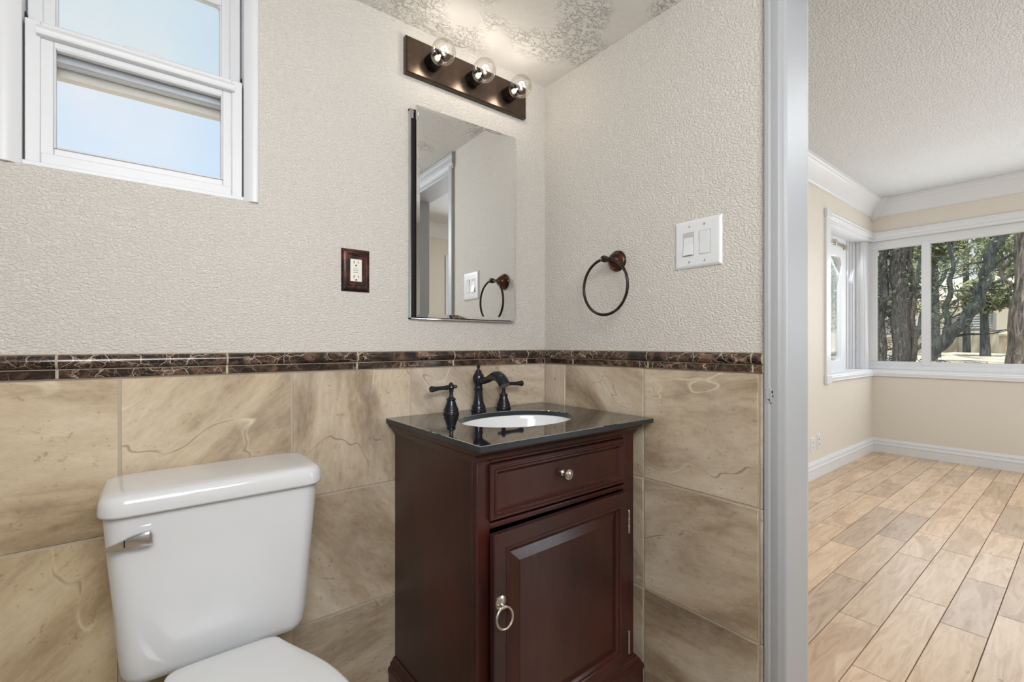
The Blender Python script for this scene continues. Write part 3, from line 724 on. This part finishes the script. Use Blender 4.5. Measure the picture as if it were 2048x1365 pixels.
# ================================================================ OUTLETS AND SWITCHES
def slot(mb, x, y, z, w, h, d=.001, axis='y'):
    if axis == 'y': mb.box(x-w/2, x+w/2, y-d, y, z-h/2, z+h/2)
    else: mb.box(x-d, x, y-w/2, y+w/2, z-h/2, z+h/2)
ou = thing('wall_outlet', (-.7505,0,1.276), 'white outlet in a bronze framed cover plate, left of the mirror', 'outlet')
ox0, ox1, oz0, oz1 = -.7915, -.7095, 1.2145, 1.3375
mb = MB(); pframe(mb, ox0, ox1, oz0, oz1, 0, [(0,0),(0,.003),(.003,.0055),(.009,.0085),(.013,.009),(.015,.0075),(.017,.0078),(.019,.0055),(.022,.005),(.022,0)])
mb.box(ox0+.02, ox1-.02, -.005, 0, oz0+.02, oz1-.02); mb.build('cover_plate', M['outlet_bronze'], ou, ang=20)
mb = MB(); mb.box(-.7672,-.7338,-.0078,-.004,1.2435,1.3085); ro = mb.build('receptacle', M['ivory'], ou, bevel=.0008)
mb = MB()
for dz in (.0235,-.0185):
    slot(mb, -.757,-.0078,1.276+dz, .0016,.0075, .0004); slot(mb, -.7445,-.0078,1.276+dz, .0016,.006, .0004)
    mb.lathe([(.0024,0),(.0024,.0004)], (-.7507,-.0078,1.276+dz-.0095), dirv=(0,-1,0), n=12)
for dz in (.0055,.0,-.0055): mb.box(-.7585,-.7430,-.0081,-.0077,1.2745+dz,1.2752+dz)
mb.build('slots', M['dark_gap'], ro, smooth=False)
for z in (1.3215,1.2305):
    MB().lathe([(.003,0),(.003,.001),(.002,.0016)], (-.7505,-.005,z), dirv=(0,-1,0), n=12).build('screw', M['outlet_bronze'], ou)

sw = thing('light_switch', (0,-.6435,1.348), 'white double rocker switch plate on the right wall near the doorway', 'light switch')
sy0, sy1, sz0, sz1 = -.7145, -.5725, 1.2795, 1.4165
mb = MB(); secs = []
for ins, d in ((0,0),(0,.0025),(.0025,.0045),(.006,.0065),(.009,.007)):
    secs.append([(-d, sy0+ins, sz0+ins), (-d, sy0+ins, sz1-ins), (-d, sy1-ins, sz1-ins), (-d, sy1-ins, sz0+ins)])
mb.loft(secs); mb.build('cover_plate', M['plate_white'], sw, smooth=False)
def rocker(yc, tilt, shade):
    mb = MB(); hw, hh = .0165, .0335; zc = 1.348
    pframe2 = [(0,.0068),(0,.0078),(.0008,.0078),(.0008,.0068)]
    secs = []
    for (cy, cz, dy, dz) in ((yc-hw,zc-hh,1,1), (yc+hw,zc-hh,-1,1), (yc+hw,zc+hh,-1,-1), (yc-hw,zc+hh,1,-1)):
        secs.append([(-d, cy+dy*w, cz+dz*w) for w, d in pframe2])
    gp = MB(); gp.box(-.0072,-.006, yc-hw-.0006, yc+hw+.0006, zc-hh-.0006, zc+hh+.0006)
    hw -= .0018; hh -= .0018
    t_, m_, b_ = (.0105,.0080,.0078) if tilt > 0 else (.0070,.0075,.0130)
    P = [(-.0065, zc-hh), (-b_, zc-hh), (-m_, zc), (-t_, zc+hh), (-.0065, zc+hh)]
    mb.prism([(x, z) for x, z in P], 'y', yc-hw, yc+hw)
    o = mb.build('rocker', M['plate_white'], sw, bevel=.0005, seg=1, smooth=False)
    gp.build('rocker_gap', M['switch_shade'], o, smooth=False)
    return o
rocker(-.6175, -1, False); rocker(-.6665, 1, False)
for y in (-.6195,-.6655):
    for z in (1.399,1.297):
        s_ = MB().lathe([(.0032,0),(.0032,.0012),(.0022,.0018)], (-.0068,y,z), dirv=(-1,0,0), n=12).build('screw', M['nickel'], sw)

# ================================================================ LIVING ROOM
EX, NY, SY, LH = 4.459, .05, -3.65, 2.47
# corner window opening: both walls run out before the corner
OZ0, OZ1 = .80, 2.115
wall('wall_north', M['living_wall'], 'y', NY, NY+.22, .128, EX+.2, 0, LH, [(3.30, EX+.3, OZ0, OZ1)])
wall('wall_east', M['living_wall'], 'x', EX, EX+.2, SY, NY, 0, LH, [(-2.2, NY+.3, OZ0, OZ1)])
wall('wall_south', M['living_wall'], 'y', SY, SY-.15, .128, EX+.2, 0, LH, [(1.50, 3.0, .8, 2.03)])
wall('wall_west', M['living_wall'], 'x', .128, .0, SY, -2.5, 0, LH)
struct(MB().box(.0, EX+.2, SY-.15, NY+.22, LH, LH+.08), 'ceiling', M['living_ceiling'], smooth=False)
# planked floor
fb = MB(); y = NY+.02; r = 0; t = 0
while y > SY:
    y1 = y-.1305; x = .0+random.uniform(0, .5)-.5
    while x < EX:
        Ln = random.choice((.3,.42,.55,.62,.7,.85,.95)); xa, xb_ = max(x, .0), min(x+Ln, EX)
        if xb_ > xa+.01:
            t += 1; k = random.choice((.78,.84,.9,.94,.97,1.0,1.0,1.03,1.05)); w_ = random.uniform(.0,.09)
            fb.att(t*.731, (k*(1+w_*.3), k, k*(1-w_)))
            fb._add([(xa+.001,y1+.001,-.006),(xb_-.001,y1+.001,-.006),(xb_-.001,y-.001,-.006),(xa+.001,y-.001,-.006),(xa+.0018,y1+.0018,.0),(xb_-.0018,y1+.0018,.0),(xb_-.0018,y-.0018,.0),(xa+.0018,y-.0018,.0)],
                    [(4,5,6,7),(0,1,5,4),(1,2,6,5),(2,3,7,6),(3,0,4,7)])
        x += Ln
    y = y1
flo = struct(fb, 'floor', M['floor_wood'], smooth=False)
struct(MB().box(0.0601, EX+.2, SY-.15, NY+.22, -.1, -.004), 'subfloor', M['plank_gap'], parent=flo, smooth=False)

# baseboards, crown (profiles: out from wall, z)
BP = [(0,0), (.016,0), (.016,.070), (.019,.074), (.019,.084), (.014,.090), (.012,.106), (.015,.110), (.013,.118), (.008,.126), (.006,.133), (0,.135)]
def run_n(prof, x0, x1, m_in=True):   # along the north wall, mitred at the east corner
    return MB().loft([[(x0, NY-o, z) for o, z in prof], [(x1-o, NY-o, z) for o, z in prof]])
def run_e(prof, y0, y1):
    return MB().loft([[(EX-o, y0, z) for o, z in prof], [(EX-o, y1-o, z) for o, z in prof]])
struct(run_n(BP, .128, EX), 'baseboard_north', M['trim'], ang=20)
struct(run_e(BP, SY, NY), 'baseboard_east', M['trim'], ang=20)
struct(MB().box(.128, EX, SY, SY+.015, 0, .13), 'baseboard_south', M['trim'], bevel=.003)
CR = [(0, 2.318), (.010,2.318), (.012,2.328), (.018,2.334), (.026,2.352), (.050,2.392), (.078,2.424), (.092,2.432), (.096,2.440), (.106,2.446), (.108,2.4695), (0,2.4695)]
struct(run_n(CR, .128, EX), 'trim_5', M['trim'], ang=18)
struct(run_e(CR, SY, NY), 'trim_6', M['trim'], ang=18)
struct(MB().loft([[(.128, SY+o, z) for o, z in CR], [(EX, SY+o, z) for o, z in CR]]), 'trim_7', M['trim'], ang=18)
# carved corner block of the crown
cb = MB(); secs = []
for z, e in ((2.285,.006), (2.30,.034), (2.325,.056), (2.355,.075), (2.40,.10), (2.44,.122), (2.4685,.132)):
    secs.append([(EX-.001, NY-.001, z), (EX-e, NY-.001, z), (EX-e*1.12, NY-e*.5, z), (EX-e*1.12, NY-e*1.12, z), (EX-e*.5, NY-e*1.12, z), (EX-.001, NY-e, z)])
struct(cb.loft(secs), 'trim_8', M['trim'], smooth=False)

# window 2 (east) and window 3 (north): deep corner window
w2 = thing('window_2', (EX, -.9, 1.4), kind='structure'); w3 = thing('window_3', (3.9, NY, 1.4), kind='structure')
def flatcas(w=.055):
    return [(0,0),(0,.016),(.003,.019),(.010,.019),(.013,.015),(.020,.017),(.034,.017),(.040,.013),(.048,.012),(w,.008),(w,0)]
FC = flatcas()
# casing heads and stools on both walls (c: z edge, s: direction of width)
def cas_e(z, s_, y0, y1, mit=1):
    return MB().loft([[(EX-d, y0, z+s_*w) for w, d in FC], [(EX-d, y1-d, z+s_*w) for w, d in FC]])
def cas_n(z, s_, x0, x1):
    return MB().loft([[(x0, NY-d, z+s_*w) for w, d in FC], [(x1-d, NY-d, z+s_*w) for w, d in FC]])
cas_e(2.168, -1, -2.26, NY).build('head_casing', M['trim'], w2, ang=20); cas_e(.748, 1, -2.26, NY).build('sill_casing', M['trim'], w2, ang=20)
cas_n(2.168, -1, 3.155, EX).build('head_casing', M['trim'], w3, ang=20); cas_n(.748, 1, 3.155, EX).build('sill_casing', M['trim'], w3, ang=20)
cv = MB().loft([[(3.24+.06-.145+w, NY-d, .80) for w, d in flatcas(.1)], [(3.24+.06-.145+w, NY-d, 2.113) for w, d in flatcas(.1)]])
cv.build('side_casing', M['trim'], w3, ang=20)
for z in (.735, 2.11):
    MB().box(3.148, 3.262, NY-.026, NY-.0005, z, z+.07).build('corner_block', M['trim'], w3, bevel=.004)
rt = MB(); rt.box(3.25, 3.302, NY-.004, NY+.19, OZ0, OZ1); rt.box(3.25, EX+.19, NY+.0, NY+.21, OZ0-.002, OZ0+.018); rt.box(3.25, EX+.19, NY, NY+.21, OZ1-.03, OZ1+.002)
rt.build('recess_lining', M['trim'], w3, smooth=False)
rt = MB(); rt.box(EX-.0, EX+.19, -2.2, NY, OZ0-.002, OZ0+.018); rt.box(EX-.0, EX+.19, -2.2, NY, OZ1-.03, OZ1+.002); rt.build('recess_lining', M['trim'], w2, smooth=False)
# fluted post in the outside corner
po = MB(); po.box(4.392, 4.56, .085, .235, OZ0+.018, OZ1-.03); po.box(4.385, 4.40, .100, .130, OZ0+.018, OZ1-.03); po.box(4.385,4.40,.150,.162,OZ0+.018,OZ1-.03); po.box(4.383,4.40,.195,.235,OZ0+.018,OZ1-.03)
po.box(4.40,4.42,.078,.09,OZ0+.018,OZ1-.03)
po.build('corner_post', M['trim'], w3, bevel=.003)
# east glazing: frame, mullion, panes
gx = EX+.055
fr = MB(); za, zb, zf0, zf1 = OZ0+.018, OZ1-.03, .895, 2.005
fr.box(gx, gx+.05, -2.2, .10, za, zf0); fr.box(gx, gx+.05, -2.2, .10, zf1, zb)
fr.box(gx, gx+.05, .028, .10, zf0, zf1); fr.box(gx-.005, gx+.05, -.378, -.316, zf0-.03, zf1+.03); fr.box(gx, gx+.05, -2.2, -2.14, zf0, zf1)
fr.box(gx-.012, gx, -2.2, .09, za, za+.035)
fr.build('frame', M['trim'], w2, bevel=.003)
MB().box(gx+.02, gx+.026, -.32, .02, zf0, zf1).build('glass', M['glass'], w2, smooth=False)
MB().box(gx+.02, gx+.026, -2.15, -.37, zf0, zf1).build('glass', M['glass'], w2, smooth=False)
# north glazing: wide white sash with a rounded-corner pane
ny = NY+.15
def roundhole(mb, x0, x1, z0, z1, hx0, hx1, hz0, hz1, y0, y1, r=.07):
    n = 8; inner = []; outer_ = []
    for cx, cz, a0 in ((hx1-r,hz1-r,0), (hx0+r,hz1-r,PI/2), (hx0+r,hz0+r,PI), (hx1-r,hz0+r,1.5*PI)):
        for i in range(n+1):
            a = a0+PI/2*i/n; inner.append((cx+r*math.cos(a), cz+r*math.sin(a)))
            ox = x1 if cx > (x0+x1)/2 else x0; oz = z1 if cz > (z0+z1)/2 else z0
            outer_.append((ox if i in (n//2,) or True else ox, oz))
    R4 = [[(x, y0, z) for x, z in inner], [(x, y0, z) for x, z in outer_], [(x, y1, z) for x, z in outer_], [(x, y1, z) for x, z in inner]]
    mb.loft(R4, closed=True)
sh = MB(); roundhole(sh, 3.302, 4.40, za, zb, 3.42, 4.085, .905, 1.905, ny, ny+.04)
sho = sh.build('sash', M['trim'], w3, smooth=False)
tr_ = MB(); tr_.box(4.22, 4.235, ny-.012, ny, za, zb); tr_.box(4.30, 4.31, ny-.02, ny, za, zb); tr_.box(4.33, 4.40, ny-.03, ny, za, zb); tr_.build('side_track', M['vinyl'], w3, bevel=.002)
MB().box(3.42, 4.086, ny+.015, ny+.02, .90, 1.91).build('glass', M['glass'], w3, smooth=False)
lt = MB(); lt.box(3.60, 4.16, ny-.018, ny, 2.0, 2.035); lt.box(4.13,4.165,ny-.03,ny,1.985,2.03); lt.box(3.84, 3.88, ny-.03, ny, 2.0, 2.05); lt.build('latch_bar', M['nickel'], w3, bevel=.002)

# window 4 in the south wall, only seen in the mirror
w4 = thing('window_4', (2.4, SY, 1.4), kind='structure')
cs = MB()
for x0, x1, z0, z1 in ((1.41,1.50,.72,2.13), (3.0,3.09,.72,2.13), (1.50,3.0,2.03,2.13), (1.50,3.0,.72,.80)): cs.box(x0, x1, SY, SY+.018, z0, z1)
cs.build('casing', M['trim'], w4, bevel=.003)
MB().box(1.50, 3.0, SY-.06, SY-.04, .8, 2.03).build('roller_blind', M['door_white'], w4, smooth=False)
fr = MB()
for x0, x1, z0, z1 in ((1.50,1.54,.8,2.03), (2.96,3.0,.8,2.03), (1.54,2.96,1.99,2.03), (1.54,2.96,.8,.84)): fr.box(x0, x1, SY-.04, SY-.005, z0, z1)
fr.build('frame', M['trim'], w4, bevel=.003)

# two white wall plates low on the north wall
def far_outlet(x, z, lab, slots):
    t_ = thing('wall_outlet', (x, NY, z), lab, 'outlet', 'low white wall plates in the far room')
    mb = MB(); mb.loft([rr_ for rr_ in ([(x+a, NY-d, z+b) for a, b in ((-.036+i,-.058+i),(.036-i,-.058+i),(.036-i,.058-i),(-.036+i,.058-i))] for i, d in ((0,0),(0,.003),(.003,.006)))])
    pl = mb.build('cover_plate', M['plate_white'], t_, smooth=False)
    for dx, dz in slots:
        s2 = MB(); slot(s2, x+dx, NY-.006, z+dz, .004, .012); s2.build('slot', M['dark_gap'], pl, smooth=False)
far_outlet(2.895, .265, 'white wall plate nearest the door jamb, low on the far room wall', [(0,-.02),(.0,.02)])
far_outlet(3.03, .278, 'white wall plate second from the door jamb, above the far baseboard', [(-.007,.02),(.007,.02),(-.007,-.02),(.007,-.02)])

# ================================================================ OUTSIDE
gr = MB(); nx, nyy = 60, 60; gv = []; 
def gz(x, y):
    d = max(0, min(1, (x-5.2)/2.6)); s_ = d*d*(3-2*d)
    return -.2+s_*(.98+.05*math.sin(x*1.7+y)+.04*math.sin(y*2.3))+max(0, (x-14))*.004
for i in range(nx+1):
    for j in range(nyy+1):
        x = 4.75+(i/nx)**1.8*60; y = -30+60*j/nyy if False else -28+ (j/nyy)*60
        gv.append((x, y, gz(x, y)))
gr._add(gv, [(i*(nyy+1)+j, (i+1)*(nyy+1)+j, (i+1)*(nyy+1)+j+1, i*(nyy+1)+j+1) for i in range(nx) for j in range(nyy)])
gr.box(-6, 4.75, .3, 30, -.3, -.2)
tag(gr.build('ground', M['dirt'], None, norm=False), 'pale dry sloping ground outside the corner window', 'ground')['kind'] = 'structure'

def leafcloud(mb, c, r, n, s=.05, flat=1.0, rnd=random):
    for _ in range(n):
        while True:
            p_ = Vector((rnd.uniform(-1,1), rnd.uniform(-1,1), rnd.uniform(-1,1)))
            if p_.length < 1: break
        q = Vector(c)+Vector((p_.x*r, p_.y*r, p_.z*r*flat))
        a = Vector((rnd.gauss(0,1), rnd.gauss(0,1), rnd.gauss(0,1))).normalized(); b_ = a.orthogonal().normalized()
        k = s*rnd.uniform(.6,1.4)
        mb._add([q-a*k, q+b_*k*.35, q+a*k, q-b_*k*.35], [(0,1,2,3)])
def spline(P, n=6):
    P = [Vector(p_) for p_ in P]; out = []
    for i in range(len(P)-1):
        a, b_, c, d = P[max(i-1,0)], P[i], P[i+1], P[min(i+2, len(P)-1)]
        for k in range(n):
            t_ = k/n
            out.append(.5*((2*b_)+(-a+c)*t_+(2*a-5*b_+4*c-d)*t_**2+(-a+3*b_-3*c+d)*t_**3))
    out.append(P[-1]); return out
def wobble(p0, d, L_, n, amt, rnd):
    p_ = Vector(p0); d = Vector(d).normalized(); out = [p_.copy()]
    for i in range(n):
        d = (d+Vector((rnd.gauss(0,amt), rnd.gauss(0,amt), rnd.gauss(0,amt)))).normalized(); p_ = p_+d*(L_/n); out.append(p_.copy())
    return out
def tree(name, label, stems, branches, leafn, leafs, seed, barkm, leafm, base, extra=(), top=0, sc=1):
    rnd = random.Random(seed)
    o = thing(name, base, label, 'tree')
    tm = MB(); lm = MB(); ends = []
    for P, r0, r1 in stems:
        sp_ = spline(P); m_ = len(sp_)
        sp_ = [q+Vector((0, .02*math.sin(i*1.3), .0)) for i, q in enumerate(sp_)]
        tm.tube(sp_, [r0+(r1-r0)*i/(m_-1) for i in range(m_)], 12)
        for _ in range(branches):
            i = rnd.randint(m_//4, m_-1); q = sp_[i]
            d = Vector((rnd.uniform(-.3,.3), rnd.uniform(-1,1), rnd.uniform(-.1,.9)))
            br = wobble(q, d, sc*rnd.uniform(.5,1.3), 8, .16, rnd)
            r_ = (r0+(r1-r0)*i/(m_-1))*rnd.uniform(.25,.45)
            tm.tube(br, [r_*(1-.85*k/8) for k in range(9)], 7)
            for k in (4, 6, 8):
                tw = wobble(br[k], d+Vector((rnd.uniform(-.5,.5), rnd.uniform(-.8,.8), rnd.uniform(-.4,.6))), sc*rnd.uniform(.25,.6), 5, .2, rnd)
                tm.tube(tw, [r_*.35*(1-.8*j/5) for j in range(6)], 5); ends.append(tw[-1]); ends.append(tw[3])
    for e in ends:
        if e.z > top: leafcloud(lm, e, .16, leafn, leafs, .8, rnd)
    for c, r, n_ in extra: leafcloud(lm, c, r, n_, leafs, .8, rnd)
    tm.build('trunk', barkm, o, ang=60)
    lm.build('foliage', leafm, o, smooth=False, norm=False)
    return o
def far(P, k):   # same lines of sight, k times further off
    c = Vector((-1.236,-1.349,1.06)); return [tuple(c+(Vector(q)-c)*k) for q in P]
tree('leaning_tree', 'leaning dark-barked tree crossing the wide pane of the far window', [([(8.0,.30,.70),(8.0,.17,.95),(8.0,-.08,1.30),(8.0,-.28,1.62),(8.0,-.37,2.0),(8.0,-.43,2.3),(8.0,-.56,2.8),(8.05,-.6,3.5)], .088, .058), ([(8.0,.02,1.15),(8.02,.03,1.6),(8.0,-.03,2.1),(8,.0,2.7)], .045, .02)],
     7, 14, .028, 3, M['bark_dark'], M['leaf'], (8.0,.3,.7), top=2.0)
tree('shrub_tree', 'many-stemmed green tree beside the window mullion', [(far(P, 1.22), a, b_) for P, a, b_ in (([(7.6,.42,.75),(7.6,.32,1.1),(7.6,.18,1.6),(7.6,.02,2.0),(7.6,-.12,2.5)], .06, .025), ([(7.6,.46,.75),(7.6,.40,1.2),(7.6,.33,1.8),(7.6,.2,2.5)], .05, .02), ([(7.6,.44,.75),(7.6,.30,.95),(7.6,.1,1.35),(7.6,-.15,1.7)], .04, .015))],
     7, 20, .036, 11, M['bark_dark'], M['leaf'], (9.54,.8,.7), top=1.6)
tree('dense_tree', 'dark dense tree filling the narrow left pane of the far window', [([(6.9,.56,.5),(6.9,.54,1.4),(6.9,.50,2.4),(6.9,.44,3.2)], .06, .045), ([(6.9,.34,.5),(6.9,.33,1.4),(6.9,.35,2.2),(6.9,.30,3.1)], .105, .085), ([(6.9,.22,.5),(6.9,.19,1.4),(6.9,.22,2.3),(6.9,.20,3.0)], .035, .025), ([(7.1,.72,.5),(7.1,.78,1.5),(7.1,.82,2.8)], .06, .04)],
     12, 12, .026, 5, M['bark_mid'], M['leaf_dark'], (6.9,.5,.5), sc=.55)
bt = thing('thick_trunk', (7.0,-.85,.6), 'thick rough-barked tree trunk at the right edge of the far window', 'tree trunk')
mb = MB(); secs = []; rnd = random.Random(2)
for k in range(26):
    z = .55+k*.12; r = .155+.05*math.exp(-k*.35)+.012*math.sin(k*1.1); c = Vector((7.0+.02*math.sin(k*.6), -.86+.025*math.sin(k*.35), z))
    secs.append([tuple(c+Vector((r*math.cos(a), r*math.sin(a), 0))*(1+.10*math.sin(5*a+k*.25)+.05*math.sin(11*a-k*.6))) for a in [2*PI*i/40 for i in range(40)]])
mb.loft(secs).build('trunk', M['bark'], bt, ang=60)
mb = MB(); mb.tube(spline([(7.0,-.74,1.75),(6.98,-.64,1.86),(6.97,-.62,1.98),(6.98,-.68,2.08)]), .022, 8); mb.build('broken_branch', M['bark'], bt)
# far backdrop trees (hedge of crowns) beyond the yard
for i, (x, y, z, r, n_) in enumerate(((12.8,2.0,2.7,1.1,2200), (13.2,-.75,3.3,1.15,2300), (15,4.3,2.4,1.3,1500), (16.6,.9,4.4,1.7,2600), (12.0,.05,2.05,.42,700), (10.9,.62,3.0,.42,900))):
    o = thing('yard_tree', (x, y, .8), ['pale green round tree crown behind the dark dense tree', 'pale green tree crown behind the thick trunk', 'green tree crown beyond the north pane', 'tallest pale tree crown above the low wall', 'small green bush above the grey unit', 'green crown framed by the leaning trunk and the mullion'][i], 'tree', 'trees beyond the yard wall')
    lm = MB(); leafcloud(lm, (x, y, z), r, n_, .09, .85); lm.build('foliage', M['leaf'], o, smooth=False, norm=False)
    MB().tube([(x,y,.7),(x+.05,y+.03,z)], [.09,.05], 10).build('trunk', M['bark_dark'], o)
wl = MB(); wl.box(18, 18.2, .2, 3.3, .55, 1.30); wl.box(17.97, 18.23, .2, 3.3, 1.30, 1.36)
tag(wl.build('garden_wall', M['blockwall'], None, origin=(18.1,1.7,.6), bevel=.01), 'low pale block wall across the sunny yard', 'wall')
ac = thing('cooling_unit', (16, .35, 1.0), 'grey box unit standing on the low wall behind the leaning tree', 'cooling unit')
mb = MB(); mb.box(17.3, 17.9, .45, 1.10, 1.45, 1.98); mb.build('housing', M['acgrey'], ac, bevel=.02)
mb = MB()
for k in range(6): mb.box(17.285, 17.3, .5, 1.05, 1.52+k*.07, 1.55+k*.07)
mb.build('louvres', M['plate_white'], ac, smooth=False)
mb = MB(); mb.box(17.3, 17.9, .4, 1.15, .5, 1.45); mb.build('pedestal', M['blockwall'], ac, bevel=.02)
hs = thing('neighbour_house', (30, 4, .8), 'pale sunlit house far across the yard behind the trees', 'house')
mb = MB(); mb.box(30, 36, -3, 9, .3, 3.2); mb.build('wall', M['stucco'], hs, smooth=False)
mb = MB(); mb.loft([[(29.5,-3.6,3.2),(36.5,-3.6,3.2),(33,-3.6,4.6)], [(29.5,9.6,3.2),(36.5,9.6,3.2),(33,9.6,4.6)]]); mb.build('roof', M['blockwall'], hs, smooth=False)
for y in (-.6, 2.2, 5.0):
    mb = MB(); mb.box(29.97, 30.0, y, y+1.0, 1.3, 2.4); mb.build('window', M['acgrey'], hs, smooth=False)
bl = MB(); rnd = random.Random(9)
for k in range(60):
    x, y = rnd.uniform(7.4,7.75), rnd.uniform(-.62,.6); z = gz(x, y); a = rnd.uniform(0, PI); l_ = rnd.uniform(.05,.22)
    bl.tube([(x,y,z+.01),(x+.5*l_*math.cos(a),y+.5*l_*math.sin(a),z+rnd.uniform(.01,.05)),(x+l_*math.cos(a),y+l_*math.sin(a),z+rnd.uniform(0,.08))], .006, 5)
tag(bl.build('fallen_twigs', M['bark'], None, origin=(8.2,0,.75)), 'litter of fallen twigs around the leaning tree base', 'twigs')['kind'] = 'stuff'
